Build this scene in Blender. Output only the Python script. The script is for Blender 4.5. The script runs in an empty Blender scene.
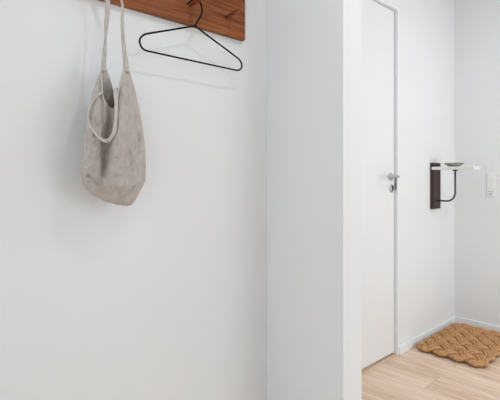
import bpy, bmesh, math, random
from mathutils import Vector, noise
random.seed(4)
PI = math.pi
C = bpy.context.scene.collection

# ---------------- camera ----------------
FOC = 440.0; HOR = 177.0; CAMZ = 1.06; YAW = math.radians(46.6)
cam_d = bpy.data.cameras.new('camera'); cam = bpy.data.objects.new('camera', cam_d); C.objects.link(cam)
cam.location = (0, 0, CAMZ); cam.rotation_euler = (PI/2, 0, YAW)
cam_d.sensor_fit = 'HORIZONTAL'; cam_d.sensor_width = 36; cam_d.lens = 36*FOC/500
cam_d.shift_y = -(200-HOR)/500; cam_d.clip_start = .02
bpy.context.scene.camera = cam

# ---------------- world, lights, exposure ----------------
sc = bpy.context.scene
w = bpy.data.worlds.new('world'); sc.world = w; w.use_nodes = True
w.node_tree.nodes['Background'].inputs[0].default_value = (.87, .945, 1.0, 1)
w.node_tree.nodes['Background'].inputs[1].default_value = 1.5
def area(name, loc, target, sx, sy, energy, col, shape='RECTANGLE'):
    l = bpy.data.lights.new(name, 'AREA'); l.shape = shape; l.size = sx; l.size_y = sy
    l.energy = energy; l.color = col
    o = bpy.data.objects.new(name, l); C.objects.link(o); o.location = loc
    o.rotation_euler = (Vector(target)-Vector(loc)).to_track_quat('-Z', 'Y').to_euler()
    return o
area('window_daylight', (1.29, 2.40, 1.10), (-1.3, 2.9, 1.1), 1.3, 1.8, 12.5, (.93, .975, 1.0))
area('ceiling_lamp_light', (-.42, .90, 2.36), (-1.0, .8, 0), .09, .09, 2.6, (.95, .97, 1.0), 'DISK')
area('hall_fill_light', (-.10, 2.35, 2.37), (-.10, 2.35, 0), .40, .40, 6.5, (.96, .98, 1.0), 'DISK')  # added fill to lift the back wall and hall end, no known fixture
vs = sc.view_settings
vs.view_transform = 'Standard'; vs.look = 'None'; vs.gamma = 1; vs.use_curve_mapping = False
vs.exposure = 0.0

# ---------------- materials ----------------
def lin(c):
    return tuple(((v/255)/12.92 if v/255 <= .04045 else ((v/255+.055)/1.055)**2.4) for v in c)+(1,)
def mat(name, c, rough=.6, metal=0, c2=None, scale=(8, 8, 8), bump=0, bscale=60, detail=4, spec=.5):
    m = bpy.data.materials.new(name); m.use_nodes = True; nt = m.node_tree; b = nt.nodes['Principled BSDF']
    b.inputs['Roughness'].default_value = rough; b.inputs['Metallic'].default_value = metal
    b.inputs['Specular IOR Level'].default_value = spec
    tc = nt.nodes.new('ShaderNodeTexCoord')
    mp = nt.nodes.new('ShaderNodeMapping'); mp.inputs['Scale'].default_value = scale
    nt.links.new(tc.outputs['Object'], mp.inputs[0])
    n = nt.nodes.new('ShaderNodeTexNoise'); n.inputs['Scale'].default_value = 1; n.inputs['Detail'].default_value = detail
    nt.links.new(mp.outputs[0], n.inputs['Vector'])
    r = nt.nodes.new('ShaderNodeValToRGB'); r.color_ramp.elements[0].position = .35; r.color_ramp.elements[1].position = .65
    r.color_ramp.elements[0].color = lin(c2 or c); r.color_ramp.elements[1].color = lin(c)
    nt.links.new(n.outputs[0], r.inputs[0]); nt.links.new(r.outputs[0], b.inputs['Base Color'])
    if bump:
        n2 = nt.nodes.new('ShaderNodeTexNoise'); n2.inputs['Scale'].default_value = bscale; n2.inputs['Detail'].default_value = 5
        nt.links.new(tc.outputs['Object'], n2.inputs['Vector'])
        bp = nt.nodes.new('ShaderNodeBump'); bp.inputs['Strength'].default_value = bump; bp.inputs['Distance'].default_value = .004
        nt.links.new(n2.outputs[0], bp.inputs['Height']); nt.links.new(bp.outputs[0], b.inputs['Normal'])
    return m
M = {}
M['wall'] = mat('wall_paint', (236, 237, 238), .75, c2=(234, 235, 236), scale=(1.5, 1.5, 1.5), bump=.05, bscale=90, spec=.25)
M['ceil'] = mat('ceiling_paint', (238, 238, 236), .8, spec=.2)
M['door'] = mat('door_paint', (238, 239, 240), .4, c2=(236, 237, 238), scale=(2, 2, 2), spec=.4)
M['trim'] = mat('trim_paint', (240, 242, 243), .35, spec=.45)
M['darkwood'] = mat('dark_walnut', (66, 42, 36), .6, c2=(46, 29, 26), scale=(30, 30, 3))
M['gunmetal'] = mat('brown_steel', (92, 84, 80), .4, .7)
M['black'] = mat('black_powder_coat', (8, 8, 8), .6, spec=.2)
M['steel'] = mat('brushed_steel', (190, 189, 187), .36, 1.0)
M['dark'] = mat('keyhole_black', (25, 24, 24), .7)
M['white'] = mat('white_lacquer', (228, 229, 227), .35)
M['plastic'] = mat('socket_plastic', (238, 238, 236), .35)
M['ceramic'] = mat('grey_ceramic', (176, 176, 168), .35, c2=(150, 150, 143), scale=(20, 20, 60))
M['coir'] = mat('coir_rope', (228, 180, 132), .9, c2=(186, 134, 88), scale=(140, 140, 140), bump=.9, bscale=420, spec=.15)
M['linen'] = mat('grey_linen', (197, 189, 183), .92, c2=(186, 177, 171), scale=(42, 42, 30), bump=.6, bscale=220, spec=.1, detail=6)
def crease(m, strength=1.0):
    nt = m.node_tree; b = nt.nodes['Principled BSDF']; L = nt.links.new
    old = b.inputs['Normal'].links[0].from_socket
    tc = nt.nodes.new('ShaderNodeTexCoord'); mp = nt.nodes.new('ShaderNodeMapping'); mp.inputs['Scale'].default_value = (48, 52, 28)
    L(tc.outputs['Object'], mp.inputs[0])
    n = nt.nodes.new('ShaderNodeTexNoise'); n.noise_type = 'RIDGED_MULTIFRACTAL'; n.inputs['Scale'].default_value = 1; n.inputs['Detail'].default_value = 4; n.inputs['Distortion'].default_value = .8
    L(mp.outputs[0], n.inputs['Vector'])
    bp = nt.nodes.new('ShaderNodeBump'); bp.inputs['Strength'].default_value = strength; bp.inputs['Distance'].default_value = .005
    L(n.outputs[0], bp.inputs['Height']); L(old, bp.inputs['Normal']); L(bp.outputs[0], b.inputs['Normal'])
crease(M['linen'], .8)
M['strap'] = mat('linen_strap', (200, 194, 188), .92, c2=(184, 177, 171), scale=(60, 60, 60), bump=.4, bscale=400, spec=.1)
M['seam'] = mat('linen_hem', (206, 200, 194), .92, scale=(60, 60, 60), bump=.4, bscale=400, spec=.1)
M['glass'] = mat('window_glass', (240, 245, 248), .02)
M['glass'].node_tree.nodes['Principled BSDF'].inputs['Transmission Weight'].default_value = 1

def wood_rack():
    m = bpy.data.materials.new('reddish_pine'); m.use_nodes = True; nt = m.node_tree; L = nt.links.new
    b = nt.nodes['Principled BSDF']; b.inputs['Roughness'].default_value = .5; b.inputs['Specular IOR Level'].default_value = .3
    tc = nt.nodes.new('ShaderNodeTexCoord'); mp = nt.nodes.new('ShaderNodeMapping'); mp.inputs['Scale'].default_value = (6, 1.6, 22)
    L(tc.outputs['Object'], mp.inputs[0])
    n = nt.nodes.new('ShaderNodeTexNoise'); n.inputs['Scale'].default_value = 1.6; n.inputs['Detail'].default_value = 3; n.inputs['Distortion'].default_value = .6
    L(mp.outputs[0], n.inputs['Vector'])
    wv = nt.nodes.new('ShaderNodeTexNoise'); wv.inputs['Scale'].default_value = 7; wv.inputs['Detail'].default_value = 5
    mp2 = nt.nodes.new('ShaderNodeMapping'); mp2.inputs['Scale'].default_value = (5, .8, 26); L(tc.outputs['Object'], mp2.inputs[0]); L(mp2.outputs[0], wv.inputs['Vector'])
    mx = nt.nodes.new('ShaderNodeMath'); mx.operation = 'ADD'; L(n.outputs[0], mx.inputs[0]); L(wv.outputs[0], mx.inputs[1])
    mh = nt.nodes.new('ShaderNodeMath'); mh.operation = 'MULTIPLY'; mh.inputs[1].default_value = .5; L(mx.outputs[0], mh.inputs[0])
    r = nt.nodes.new('ShaderNodeValToRGB'); e = r.color_ramp.elements
    e[0].position = .36; e[0].color = lin((94, 49, 22)); e[1].position = .64; e[1].color = lin((166, 96, 46))
    k = r.color_ramp.elements.new(.5); k.color = lin((134, 73, 33))
    L(mh.outputs[0], r.inputs[0]); L(r.outputs[0], b.inputs['Base Color'])
    return m
M['rack'] = wood_rack()

def floor_mat():
    m = bpy.data.materials.new('oak_planks'); m.use_nodes = True; nt = m.node_tree; L = nt.links.new
    b = nt.nodes['Principled BSDF']; b.inputs['Roughness'].default_value = .5; b.inputs['Specular IOR Level'].default_value = .35
    tc = nt.nodes.new('ShaderNodeTexCoord')
    br = nt.nodes.new('ShaderNodeTexBrick'); br.inputs['Scale'].default_value = 1
    br.inputs['Brick Width'].default_value = 1.9; br.inputs['Row Height'].default_value = .185
    br.inputs['Mortar Size'].default_value = .0012; br.inputs['Mortar Smooth'].default_value = .3; br.offset = .37
    br.inputs['Color1'].default_value = (0, 0, 0, 1); br.inputs['Color2'].default_value = (1, 1, 1, 1); br.inputs['Mortar'].default_value = (.5, .5, .5, 1)
    mpb = nt.nodes.new('ShaderNodeMapping'); mpb.inputs['Location'].default_value = (.3, .07, 0)
    L(tc.outputs['Object'], mpb.inputs[0]); L(mpb.outputs[0], br.inputs['Vector'])
    # per-plank shift of the grain
    sc_ = nt.nodes.new('ShaderNodeVectorMath'); sc_.operation = 'SCALE'; sc_.inputs['Scale'].default_value = 7
    L(br.outputs['Color'], sc_.inputs[0])
    ad = nt.nodes.new('ShaderNodeVectorMath'); ad.operation = 'ADD'; L(tc.outputs['Object'], ad.inputs[0]); L(sc_.outputs[0], ad.inputs[1])
    def nz(scale, s, det, dist):
        mp = nt.nodes.new('ShaderNodeMapping'); mp.inputs['Scale'].default_value = scale; L(ad.outputs[0], mp.inputs[0])
        n = nt.nodes.new('ShaderNodeTexNoise'); n.inputs['Scale'].default_value = s; n.inputs['Detail'].default_value = det; n.inputs['Distortion'].default_value = dist
        L(mp.outputs[0], n.inputs['Vector']); return n
    n1 = nz((1.2, 9, 1), 1.5, 3, 1.2); n2 = nz((3, 60, 1), 1.5, 5, .3)
    def math_(op, a, bb):
        x = nt.nodes.new('ShaderNodeMath'); x.operation = op
        for i, v in enumerate((a, bb)):
            if isinstance(v, (int, float)): x.inputs[i].default_value = v
            else: L(v, x.inputs[i])
        return x.outputs[0]
    s = math_('ADD', math_('MULTIPLY', n1.outputs[0], .5), math_('MULTIPLY', n2.outputs[0], .5))
    s = math_('ADD', s, math_('MULTIPLY', math_('SUBTRACT', br.outputs['Color'], .5), .07))
    r = nt.nodes.new('ShaderNodeValToRGB'); e = r.color_ramp.elements
    e[0].position = .34; e[0].color = lin((206, 174, 148)); e[1].position = .62; e[1].color = lin((240, 218, 198))
    k = r.color_ramp.elements.new(.48); k.color = lin((230, 202, 178))
    L(s, r.inputs[0])
    mx = nt.nodes.new('ShaderNodeMix'); mx.data_type = 'RGBA'; mx.inputs[7].default_value = lin((150, 118, 92))
    L(math_('MULTIPLY', br.outputs['Fac'], .7), mx.inputs[0]); L(r.outputs[0], mx.inputs[6]); L(mx.outputs[2], b.inputs['Base Color'])
    return m
M['floor'] = floor_mat()
M['threshold'] = mat('oak_threshold', (226, 200, 174), .5, c2=(206, 176, 150), scale=(60, 2, 60))

# ---------------- helpers ----------------
def ray(px, py):
    a = (px-250)/FOC; b = (HOR-py)/FOC
    F = Vector((-math.sin(YAW), math.cos(YAW), 0)); R = Vector((math.cos(YAW), math.sin(YAW), 0))
    return F + R*a + Vector((0, 0, b))
def at(px, py, X):                      # the point of the vertical plane x = X
    d = ray(px, py); t = X/d.x
    return Vector((0, 0, CAMZ)) + d*t
def obj(name, bm, m, parent=None, smooth=False, loc=None):
    me = bpy.data.meshes.new(name)
    bmesh.ops.recalc_face_normals(bm, faces=bm.faces)
    if loc is not None: bmesh.ops.translate(bm, verts=bm.verts, vec=-Vector(loc))
    bm.to_mesh(me); bm.free()
    for ms in (m if isinstance(m, (list, tuple)) else [m]): me.materials.append(ms)
    if smooth:
        for p in me.polygons: p.use_smooth = True
    o = bpy.data.objects.new(name, me); C.objects.link(o)
    if parent:
        o.parent = parent; o.matrix_parent_inverse.identity()
        o.location = Vector(loc or (0, 0, 0))
    elif loc is not None: o.location = loc
    return o
def thing(name, label, cat, loc, group=None):
    o = bpy.data.objects.new(name, None); C.objects.link(o); o.location = loc; o.empty_display_size = .05
    o['label'] = label; o['category'] = cat
    if group: o['group'] = group
    return o
def part(name, bm, m, root, smooth=False, sub=None):      # bm in world space, root at its own location
    bmesh.ops.translate(bm, verts=bm.verts, vec=-root.location)
    return obj(name, bm, m, sub or root, smooth)
def struct(name, bm, m, parent=None, smooth=False):
    o = obj(name, bm, m, parent, smooth)
    if not parent: o['kind'] = 'structure'
    return o
def box(bm, x0, x1, y0, y1, z0, z1, bev=0, seg=2):
    vs = [bm.verts.new(p) for p in ((x0,y0,z0),(x1,y0,z0),(x1,y1,z0),(x0,y1,z0),(x0,y0,z1),(x1,y0,z1),(x1,y1,z1),(x0,y1,z1))]
    fs = [bm.faces.new([vs[i] for i in f]) for f in ((0,3,2,1),(4,5,6,7),(0,1,5,4),(1,2,6,5),(2,3,7,6),(3,0,4,7))]
    if bev:
        ed = list({e for f in fs for e in f.edges})
        bmesh.ops.bevel(bm, geom=ed, offset=bev, segments=seg, affect='EDGES', profile=.5)
    return bm
def B(*a, **k):
    bm = bmesh.new(); box(bm, *a, **k); return bm
def tube(bm, pts, r, n=10, closed=False, caps=True):
    pts = [Vector(p) for p in pts]; N = len(pts)
    rs = r if isinstance(r, (list, tuple)) else [r]*N
    rings = []; up = None
    for i, p in enumerate(pts):
        if closed: t = pts[(i+1) % N]-pts[i-1]
        else: t = pts[min(i+1, N-1)]-pts[max(i-1, 0)]
        t.normalize()
        if up is None:
            up = Vector((0, 0, 1)) if abs(t.z) < .9 else Vector((1, 0, 0))
        u = (up-t*up.dot(t)).normalized(); up = u; v = t.cross(u)
        rings.append([bm.verts.new(p+(u*math.cos(2*PI*k/n)+v*math.sin(2*PI*k/n))*rs[i]) for k in range(n)])
    M_ = N if closed else N-1
    for i in range(M_):
        a = rings[i]; b = rings[(i+1) % N]
        off = 0
        if closed and i == N-1:          # re-align twist at the seam
            off = min(range(n), key=lambda s: (a[0].co-b[s].co).length)
        for k in range(n):
            bm.faces.new((a[k], a[(k+1) % n], b[(k+1+off) % n], b[(k+off) % n]))
    if not closed and caps:
        bm.faces.new(rings[0][::-1]); bm.faces.new(rings[-1])
    return bm
def lathe(bm, prof, c, axis='Z', n=32):
    rings = []
    for r, h in prof:
        ring = []
        for k in range(n):
            a = 2*PI*k/n; u = max(r, 1e-5)*math.cos(a); v = max(r, 1e-5)*math.sin(a)
            p = (u, v, h) if axis == 'Z' else ((h, u, v) if axis == 'X' else (u, -h, v))
            ring.append(bm.verts.new(Vector(c)+Vector(p)))
        rings.append(ring)
    for a, b in zip(rings, rings[1:]):
        for k in range(n): bm.faces.new((a[k], a[(k+1) % n], b[(k+1) % n], b[k]))
    bm.faces.new(rings[0][::-1]); bm.faces.new(rings[-1])
    return bm
def spline(pts, n):
    pts = [Vector(p) for p in pts]; out = []
    P = [pts[0]*2-pts[1]]+pts+[pts[-1]*2-pts[-2]]
    for i in range(1, len(P)-2):
        for k in range(n):
            t = k/n; a, b, c, d = P[i-1:i+3]
            out.append(.5*((2*b)+(c-a)*t+(2*a-5*b+4*c-d)*t*t+(3*b-a-3*c+d)*t**3))
    out.append(pts[-1]); return out
def interp(tab, x):
    if x <= tab[0][0]: return tab[0][1]
    for (a, va), (b, vb) in zip(tab, tab[1:]):
        if x <= b: return va+(vb-va)*(x-a)/(b-a)
    return tab[-1][1]

# ---------------- the room ----------------
WX = -1.30; BY = 3.27; RX = 1.25; Y0 = -1.6; CZ = 2.40
SY0, SY1, SX = 1.328, 1.448, -.917             # stub wall
DY0, DY1, DZ = 1.60, 2.434, 2.052              # door opening
REC = .017
struct('floor', B(WX-.12, RX+.1, Y0, BY+.1, -.08, 0), M['floor'])
struct('ceiling', B(WX-.12, RX+.1, Y0, BY+.1, CZ, CZ+.08), M['ceil'])
bm = bmesh.new()
box(bm, WX-.12, WX, Y0, DY0, 0, CZ); box(bm, WX-.12, WX, DY1, BY, 0, CZ); box(bm, WX-.12, WX, DY0, DY1, DZ, CZ)
struct('wall_left', bm, M['wall'])
struct('wall_partition', B(WX, SX, SY0, SY1, 0, CZ, bev=.0015), M['wall'])
struct('wall_back', B(WX-.12, RX+.1, BY, BY+.1, 0, CZ), M['wall'])
WY0, WY1, WZ0, WZ1 = 1.70, 3.10, .2, 2.12
bm = bmesh.new()
box(bm, RX, RX+.1, Y0, WY0, 0, CZ); box(bm, RX, RX+.1, WY1, BY, 0, CZ)
box(bm, RX, RX+.1, WY0, WY1, 0, WZ0); box(bm, RX, RX+.1, WY0, WY1, WZ1, CZ)
struct('wall_right', bm, M['wall'])
bt = .012
struct('baseboard_left', B(WX, WX+bt, DY1+.012, BY, 0, .052, bev=.002), M['trim'])
struct('baseboard_back', B(WX+bt, RX, BY-bt, BY, 0, .052, bev=.002), M['trim'])
struct('baseboard_front', B(WX, WX+bt, Y0, SY0-bt, 0, .052, bev=.002), M['trim'])
struct('baseboard_partition', B(WX, SX+bt, SY0-bt, SY0, 0, .052, bev=.002), M['trim'])

# door in the left wall
fr = bmesh.new()
box(fr, WX-.11, WX+.004, DY1-.001, DY1+.012, 0, DZ+.012, bev=.001)
box(fr, WX-.11, WX+.004, DY0-.012, DY0+.001, 0, DZ+.012, bev=.001)
box(fr, WX-.11, WX+.004, DY0, DY1, DZ-.001, DZ+.012, bev=.001)
struct('trim_1', fr, M['trim'])
door = struct('door_1', B(WX-REC-.04, WX-REC, DY0+.004, DY1-.004, 0.0165, DZ-.004, bev=.0015), M['door'])
th = struct('trim_2', B(WX-.11, WX+.002, DY0+.001, DY1-.001, 0, .006, bev=.002), M['threshold'])
HY, HZ = 2.387, 1.062; DX = WX-REC
bm = bmesh.new()
lathe(bm, [(0, -.001), (.022, -.001), (.022, .005), (.020, .007), (0, .008)], (DX, HY, HZ), 'X', 28)
hd = spline([(DX+.004, HY, HZ), (DX+.035, HY, HZ), (DX+.050, HY-.004, HZ), (DX+.056, HY-.020, HZ), (DX+.056, HY-.06, HZ), (DX+.056, HY-.122, HZ)], 6)
tube(bm, hd, .0085, 12)
obj('door_handle', bm, M['steel'], door, True)
bm = bmesh.new()
lathe(bm, [(0, -.001), (.024, -.001), (.024, .004), (.022, .005), (0, .008)], (DX, HY+.012, .992), 'X', 28)
ks = obj('escutcheon', bm, M['steel'], door, True)
bm = bmesh.new()
lathe(bm, [(0, .0070), (.0065, .0070), (.0065, .0090), (0, .0090)], (DX, HY+.010, 1.000), 'X', 14)
box(bm, DX+.0070, DX+.0088, HY+.0065, HY+.0135, .982, 1.000)
obj('keyhole', bm, M['dark'], ks)
bm = B(WX-.013, WX-.005, DY1-.002, DY1, .985, 1.062)
obj('strike_plate', bm, M['gunmetal'], door)

# window in the right wall (outside the picture, gives the daylight)
bm = bmesh.new()
for a in ((WY0, WY0+.05, WZ0, WZ1), (WY1-.05, WY1, WZ0, WZ1), (WY0+.05, WY1-.05, WZ0, WZ0+.05), (WY0+.05, WY1-.05, WZ1-.05, WZ1), (2.375, 2.425, WZ0+.05, WZ1-.05)):
    box(bm, RX+.062, RX+.098, *a)
struct('window_1', bm, M['trim'])

# ---------------- coat rack ----------------
RY0, RY1, RZ0, RZ1, RT = .32, 1.183, 1.601, 1.772, .022
rack = thing('coat_rack', 'reddish-brown wooden coat rack board with round pegs mounted high on white wall', 'coat rack', (WX, (RY0+RY1)/2, RZ0))
part('back_board', B(WX, WX+RT, RY0, RY1, RZ0, RZ1, bev=.0015), M['rack'], rack)
part('top_ledge', B(WX, WX+.065, RY0-.008, RY1+.008, RZ1, RZ1+.02, bev=.0015), M['rack'], rack)
PEG = [.425, .59, .755, .92, 1.085]; PZ = 1.668; TILT = .10
for y in PEG:
    bm = bmesh.new()
    pts = [(WX+RT-.001+d, y, PZ+TILT*d) for d in (0, .02, .045, .07, .076)]
    tube(bm, pts, [.0065, .0065, .0068, .0072, .0045], 16)
    part('peg', bm, M['rack'], rack, True)
def peg_z(X): return PZ+TILT*(X-(WX+RT))

# ---------------- clothes hanger ----------------
HX = -1.245
hang = thing('clothes_hanger', 'thin black wire clothes hanger hanging from a peg of the wooden rack', 'hanger', at(195, 70, HX))
R_ = .0031
def on(pts, X): return [at(a, b, X) for a, b in pts]
loop = on([(195, 25.8), (182, 28), (165, 30.8), (150, 33.2), (144.4, 34.6), (141, 37.2), (139.6, 40.6), (140.4, 44.8), (142.6, 48.4), (146.5, 50.6),
           (155, 52.6), (180, 58.1), (210, 64.6), (230, 68.9), (236.5, 70.2), (240, 69.6), (241.7, 66.8), (241.2, 62.6), (238.6, 59), (234, 55.3), (222, 46.2), (208, 35.9)], HX)
cl = spline(loop+[loop[0]], 5)
bm = bmesh.new(); tube(bm, cl, R_, 10)
part('shoulder_bar', bm, M['black'], hang, True)
# hook over the peg
nk = at(195, 26, HX); pc = Vector((HX, .92, peg_z(HX)))
hr = .0105
arc = on([(201.4, 5.5), (199, 1), (195.8, -1.2), (191.5, .6), (187.5, 4.2)], HX)
pts = [nk, at(197.2, 22, HX), at(200.6, 16.5, HX), at(202.2, 11, HX)] + arc
bm = bmesh.new(); tube(bm, spline(pts, 4), R_*1.05, 10)
part('hook', bm, M['black'], hang, True)
bm = bmesh.new(); tube(bm, [nk+Vector((0, 0, -.004)), nk+Vector((0, .002, .006))], [.0042, .0034], 12)
part('collar', bm, M['black'], hang, True)

# ---------------- tote bag ----------------
BX = -1.222
Ltab = [(66, 103.5), (72, 100), (84, 95.5), (95, 92), (115, 87.5), (140, 83.8), (160, 81.8), (176, 82), (182, 83.5), (188, 87), (196, 95), (205, 118)]
Rtab = [(66, 126.5), (73, 130), (85, 134), (105, 138.6), (125, 142.3), (145, 145), (165, 145.8), (180, 145.6), (183, 144.8), (192, 139.5), (200, 135.5), (205, 131)]
Back = [(81.8, 163), (83.8, 140), (87.5, 115), (92, 95), (95.5, 84), (100, 72), (103.5, 65.5), (105.3, 66), (108, 74), (111, 83), (113.5, 92), (116, 95), (118, 92), (119.4, 84), (121.5, 75), (124, 67.5), (126, 65.5), (127, 66), (130, 73), (134, 85), (138.6, 105), (142.3, 125), (145, 145), (145.8, 165)]
Front = [(81.8, 163), (83.8, 140), (87.5, 115), (92, 95), (95.5, 84), (99.8, 72.5), (101.5, 79), (102, 88), (102.5, 95), (104, 100), (107, 105), (110, 108), (113, 109), (115.5, 106), (117.2, 98), (118.6, 90), (120.4, 80), (122.5, 72), (124.5, 66), (126, 65), (127, 66), (130, 73), (134, 85), (138.6, 105), (142.3, 125), (145, 145), (145.8, 165)]
Bot = [(81.8, 172), (82, 179), (83.5, 184), (87, 189.5), (95, 196.5), (107, 202), (118, 205), (127, 206), (131.5, 205), (135.5, 200), (139.5, 192), (143, 186), (145.5, 180), (145.8, 174)]
def fold(px, py):
    """relief of the cloth in metres: + towards the room"""
    def g(d, w_): return math.exp(-(d/w_)**2)
    h = 0
    cx = interp([(100, 113), (125, 111), (150, 108), (180, 103)], py)            # main valley under the mouth
    a = interp([(100, .2), (112, 1), (155, 1), (176, .7), (190, 0)], py)
    h -= .034*a*g(px-cx, 5.0)
    h += .022*a*g(max(0, px-cx), 12)/(1+math.exp(-(px-cx)/1.1))
    cx2 = interp([(70, 127), (110, 122), (150, 117), (180, 118)], py)            # smooth ridge of the right half
    h += .016*g(px-cx2, 8)*interp([(66, 0), (90, 1), (160, 1), (185, .2)], py)
    cx3 = interp([(85, 98), (120, 93), (160, 91)], py)                            # ridge on the left
    h += .007*g(px-cx3, 5)*interp([(80, 0), (100, 1), (150, 1), (175, .2)], py)
    # diagonal creases at the base
    d1 = (py-(181-.35*(px-105))); h -= .007*g(d1, 2.5)*g(px-122, 16)
    d2 = (py-(172+.75*(px-84))); h -= .007*g(d2, 2.5)*g(px-92, 10)
    d3 = px-interp([(95, 131), (140, 138), (185, 137)], py); h -= .006*g(d3, 2.0)*interp([(90, 0), (110, 1), (170, 1), (180, 0)], py)
    d4 = px-interp([(110, 128), (175, 131)], py); h -= .002*g(d4, 1.8)*interp([(110, 0), (125, 1), (165, 1), (175, 0)], py)
    h += .0100*noise.noise(Vector((px*.10+py*.02, py*.045, 3)))+.0060*noise.noise(Vector((px*.24+py*.07, py*.17, 9)))+.0030*noise.noise(Vector((px*.5, py*.4, 5)))
    return h
def sheet(bm, top, side, cols=84, rows=64):
    x0, x1 = 81.8, 145.8; grid = []
    for i in range(cols+1):
        s = i/cols; px = x0+(x1-x0)*(.5-.5*math.cos(PI*(.06+.88*s)) - (.5-.5*math.cos(PI*.06)))/(math.cos(PI*.06))
        t0 = interp(top, px); b0 = interp(Bot, px); col = []
        for j in range(rows+1):
            py = t0+(b0-t0)*j/rows
            l, r = interp(Ltab, py), interp(Rtab, py)
            t = max(-1, min(1, (px-(l+r)/2)/max((r-l)/2, .1)))
            prof = max(0, 1-t*t)**.5
            bt_ = max(0, min(1, (b0-py)/22)); prof *= (1-(1-bt_)**2)**.5
            D = interp([(66, .004), (85, .018), (110, .034), (150, .044), (185, .046), (206, .03)], py)
            e = min(1, prof*1.6)
            if side > 0: dx = D*prof+fold(px, py)*e
            else: dx = -.5*D*prof+.4*e*.004*noise.noise(Vector((px*.1, py*.08, 30)))
            # front edge of the mouth sags open
            if side > 0 and 99 < px < 119 and py < 116: dx += .006*math.exp(-((py-t0)/5)**2)*(1-t*t)
            col.append(bm.verts.new(at(px, py, BX+dx)))
        grid.append(col)
    for i in range(cols):
        for j in range(rows):
            bm.faces.new((grid[i][j], grid[i][j+1], grid[i+1][j+1], grid[i+1][j]))
    return grid
bag = thing('tote_bag', 'slouchy grey linen tote bag hanging by its strap from the wooden rack', 'bag', at(115, 205, BX))
bm = bmesh.new(); sheet(bm, Back, -1); gf = sheet(bm, Front, 1)
hem_pts = [c[0].co.copy() for c in gf]; 
bmesh.ops.remove_doubles(bm, verts=bm.verts, dist=.0006)
body = part('bag_body', bm, M['linen'], bag, True)
sol = body.modifiers.new('thick', 'SOLIDIFY'); sol.thickness = .0016; sol.offset = -1
# stitched hem round the mouth
def front_dx(px, py):
    l, r = interp(Ltab, py), interp(Rtab, py); t = max(-1, min(1, (px-(l+r)/2)/max((r-l)/2, .1)))
    D = interp([(66, .004), (85, .018), (110, .034), (150, .044), (185, .046), (206, .03)], py); p = max(0, 1-t*t)**.5
    return D*p+fold(px, py)*min(1, p*1.6)
hm = [p+Vector((.0004, 0, 0)) for p, c in zip(hem_pts, gf)]
hp = [(100.2, 73.5), (101.6, 79), (102.2, 88), (102.6, 95), (104.2, 100), (107, 105), (110, 108), (113, 109), (115.5, 106), (117.2, 98), (118.6, 90), (120.4, 80), (122.5, 72.5)]
bm = bmesh.new()
tube(bm, spline([at(a, b, BX+front_dx(a, b)+.006*(1 if 100 < a < 119 else .3)) for a, b in hp], 4), .0020, 8)
part('hem', bm, M['seam'], bag, True)
# bottom seam
bp_ = [(84, 166), (88, 174), (95, 181), (103, 186), (112, 186.5), (121, 180), (130, 175), (138, 176), (144, 181)]
bm = bmesh.new()
tube(bm, spline([at(a, b, BX+front_dx(a, b)*1.0+.0002) for a, b in bp_], 5), .0011, 6)
part('seam', bm, M['linen'], bag, True)

def ribbon(bm, path, widths, angles, th=.0022):
    """flat strap: path of points, width and twist (0 = flat to the wall) at each"""
    N = len(path); prev = None; first = None
    for i, p in enumerate(path):
        t = (path[min(i+1, N-1)]-path[max(i-1, 0)]).normalized()
        nrm = Vector((1, 0, 0)); nrm = (nrm-t*nrm.dot(t))
        if nrm.length < .05: nrm = Vector((0, 0, 1))-t*t.z
        nrm.normalize(); s = t.cross(nrm)
        a = angles[i]; u = s*math.cos(a)+nrm*math.sin(a); n = -s*math.sin(a)+nrm*math.cos(a)
        w_ = widths[i]/2
        ring = [bm.verts.new(p+u*a_*w_+n*b_*th*k_/2) for a_, b_, k_ in ((-1, 0, 1), (-.8, 1, 1), (0, 1, .7), (.8, 1, 1), (1, 0, 1), (.8, -1, 1), (0, -1, .7), (-.8, -1, 1))]
        if prev:
            for k in range(8): bm.faces.new((prev[k], prev[(k+1) % 8], ring[(k+1) % 8], ring[k]))
        else: bm.faces.new(ring[::-1])
        prev = ring
    bm.faces.new(prev)
def resample(vals, n):      # linear values at spline() samples
    out = []
    for a, b in zip(vals, vals[1:]):
        out += [a+(b-a)*k/n for k in range(n)]
    return out+[vals[-1]]
px_m = 1.33/440
pz = peg_z(BX); py_ = .59
left = [at(103.4, 71, BX+.003), at(103.7, 67, BX), at(104, 61, BX), at(104.8, 50, BX), at(105.6, 38, BX), at(106.6, 22, BX), at(107.6, 6, BX)]
right = [at(122.3, 4, BX), at(122.2, 20, BX), at(122.8, 34, BX), at(124, 48, BX), at(125.3, 59, BX), at(126, 66, BX+.002), at(126.6, 72, BX+.008)]
top = [Vector((BX, py_+math.cos(a)*.0098, pz+math.sin(a)*.0096)) for a in [math.radians(d) for d in (180, 157, 135, 112, 90, 68, 45, 23, 0)]]
top = [Vector((BX, py_-.0135, pz-.03))]+top+[Vector((BX, py_+.0150, pz-.03))]
allp = left+top+right
wl = [v*px_m for v in (4.5, 4.8, 4.6, 3.6, 2.4, 4.4, 5.0)]; wr = [v*px_m for v in (3.4, 3.6, 4.0, 4.4, 5.2, 6.5, 7)]
wt = [4.6*px_m]*len(top)
aw = [0, 0, .1, .4, .9, .4, .3]+[1.0]+[PI/2]*(len(top)-2)+[1.0]+[.3, .2, .1, 0, 0, 0, 0]
bm = bmesh.new()
ribbon(bm, spline(allp, 5), resample(wl+wt+wr, 5), resample(aw, 5))
part('strap', bm, M['strap'], bag, True)
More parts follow.
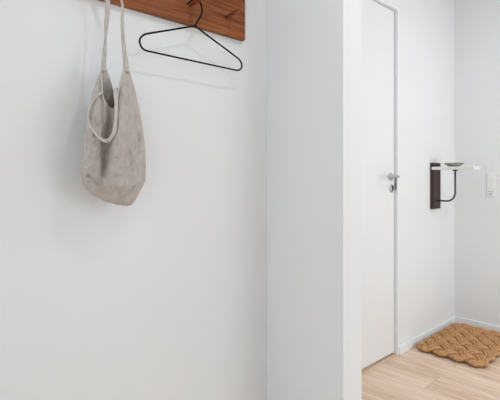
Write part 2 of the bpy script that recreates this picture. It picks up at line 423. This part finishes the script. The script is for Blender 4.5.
# second strap drooping over the front
lp = [(102.5, 92, .006), (99.5, 94, .010), (95, 98, .012), (91, 105, .012), (88.6, 113, .012), (88.6, 120, .012), (91.5, 128, .012), (96, 134, .011), (101, 139, .011), (106, 141, .014), (110.5, 138.5, .016), (114, 132, .014), (115.6, 122, .014), (116.2, 110, .014), (116, 100, .012), (115.4, 93, .010), (116.5, 88, .008)]
path = spline([at(a, b, BX+front_dx(a, b)-min(0, fold(a, b))*.6+c) for a, b, c in lp], 5)
ang = resample([.1, .3, .6, .7, .7, .7, .6, .5, .5, .4, .5, .7, .8, .6, .4, .2, .1], 5)
bm = bmesh.new(); ribbon(bm, path, resample([v*px_m for v in (3, 3, 2.8, 2.6, 2.6, 2.8, 3.2, 3.6, 4, 4.2, 4, 3.6, 3.0, 3.0, 3.4, 4, 3)], 5), ang, .0032)
part('strap', bm, M['seam'], bag, True)

# ---------------- wall shelf with bent steel support ----------------
shelf = thing('wall_shelf', 'small white wall shelf with dark wood back plank and bent metal rod', 'shelf', (WX, 2.93, .85))
part('back_plank', B(WX, WX+.024, 2.872, 2.982, .848, 1.154, bev=.002), M['darkwood'], shelf)
part('shelf_board', B(WX+.012, -1.026, 2.868, 2.990, 1.107, 1.127, bev=.003, seg=3), M['white'], shelf)
bm = bmesh.new(); rx = -1.160
pts = [(WX+.022, 2.93, .902), (WX+.06, 2.93, .902)]
for k in range(9):
    a = -PI/2+PI/2*k/8; pts.append((rx-.055+.055*math.cos(a), 2.93, .902+.055+.055*math.sin(a)))
pts += [(rx, 2.93, 1.03), (rx, 2.93, 1.104)]
tube(bm, pts, .0058, 14)
sup = part('support_rod', bm, M['gunmetal'], shelf, True)
bm = bmesh.new(); lathe(bm, [(0, 0), (.008, 0), (.017, .005), (.017, .009), (0, .009)], (rx, 2.93, 1.0985), 'Z', 24)
part('flange', bm, M['gunmetal'], shelf, False, sup)

# dish
dz = 1.1272
bm = bmesh.new()
lathe(bm, [(0, 0), (.026, 0), (.032, .003), (.050, .012), (.062, .022), (.064, .0245), (.060, .024), (.047, .015), (.030, .007), (0, .006)], (0, 0, 0), 'Z', 48)
o = obj('dish', bm, M['ceramic'], None, True); o.location = (-1.168, 2.93, dz)
o['label'] = 'shallow grey dish standing on the small white wall shelf'; o['category'] = 'dish'

# ---------------- socket on the back wall ----------------
sx_, sz0, sz1 = -1.055, .925, 1.085
sock = thing('wall_socket', 'white wall switch and power socket plate on the back wall', 'socket', (sx_, BY, sz0))
part('cover_plate', B(sx_-.0265, sx_+.0265, BY-.006, BY, sz0, sz1, bev=.002), M['plastic'], sock)
part('switch', B(sx_-.021, sx_+.021, BY-.0085, BY-.005, 1.037, 1.079, bev=.0015), M['plastic'], sock)
part('switch', B(sx_-.021, sx_+.021, BY-.0085, BY-.005, .985, 1.027, bev=.0015), M['plastic'], sock)
out = part('outlet', B(sx_-.022, sx_+.022, BY-.0080, BY-.005, .931, .975, bev=.0015), M['plastic'], sock)
bm = bmesh.new()
for s in (-1, 1): lathe(bm, [(0, 0), (.0032, 0), (.0032, .0015), (0, .0015)], (sx_+s*.0095, BY-.0075, .961), 'Y', 12)
ps = [(sx_+.008*math.cos(a), BY-.0080, .950+.008*math.sin(a)) for a in [PI+PI*k/8 for k in range(9)]]
tube(bm, ps, .0016, 6)
part('socket_hole', bm, M['dark'], sock, False, out)

# ---------------- woven rope doormat ----------------
MX0, MX1, MY0, MY1 = -1.284, -.852, 2.562, 3.235
P, Q = 8, 12; NR = 3; rr = .0088; sp = .0172
hw = sp*(NR-1)/2+rr
ux = (MX1-MX0-2*hw)/P; uy = (MY1-MY0-2*hw)/Q
def tri(t, n):
    t %= 2*n; return t if t <= n else 2*n-t
bm = bmesh.new(); K = 10
seen = set()
for s0 in range(1, 2*Q, 2):                     # start on the x = 0 side at odd heights, both directions
    key = s0
    if key in seen: continue
    T = 0; pts = []
    t = 0
    while True:
        i_f = tri(t, P); j_f = tri(s0+t, Q)
        dx_ = 1 if (t % (2*P)) < P else -1; dy_ = 1 if ((s0+t) % (2*Q)) < Q else -1
        pts.append((i_f, j_f, t, dx_*dy_))
        t += 1/K
        t = round(t*K)/K
        if abs(t % (2*P)) < 1e-6: seen.add(int(round((s0+t) % (2*Q))))
        if t > 0 and abs(t % (2*P)) < 1e-6 and abs(((s0+t) % (2*Q))-(s0 % (2*Q))) < 1e-6: break
    seen.add(s0); N = len(pts)
    raw = [Vector((a*ux, b*uy, 0)) for a, b, _, _ in pts]
    zz = []
    for a, b, tt, d in pts:
        lo = math.tanh(2.0*math.cos(PI*a)*d)/.96
        zz.append(lo if abs(a-round(a)) < .5 else lo)
    W = 8
    wts = [math.exp(-(k/4.6)**2) for k in range(-W, W+1)]; sw = sum(wts)
    sm = [sum((raw[(n+k) % N]*wts[k+W] for k in range(-W, W+1)), Vector())/sw for n in range(N)]
    zs = [sum(zz[(n+k) % N]*wts[k+W] for k in range(-W, W+1))/sw for n in range(N)]
    for q in range(NR):
        off = (q-(NR-1)/2)*sp; path = []
        for n in range(N):
            tg = sm[(n+1) % N]-sm[n-1]; tg.normalize()
            nv = Vector((-tg.y, tg.x, 0))
            p = sm[n]+nv*off
            path.append(Vector((MX0+hw+p.x, MY0+hw+p.y, .0195+.0165*zs[n]-.0030*(q-(NR-1)/2)**2)))
        tube(bm, path, rr, 8, closed=True)
lo = min(v.co.z for v in bm.verts)
bmesh.ops.translate(bm, verts=bm.verts, vec=(0, 0, .0005-lo))
cm = Vector(((MX0+MX1)/2, (MY0+MY1)/2, 0))
bmesh.ops.translate(bm, verts=bm.verts, vec=-cm)
o = obj('doormat', bm, M['coir'], None, True); o.location = cm
o['label'] = 'thick braided brown coir rope doormat on oak floor in the corner'; o['category'] = 'doormat'
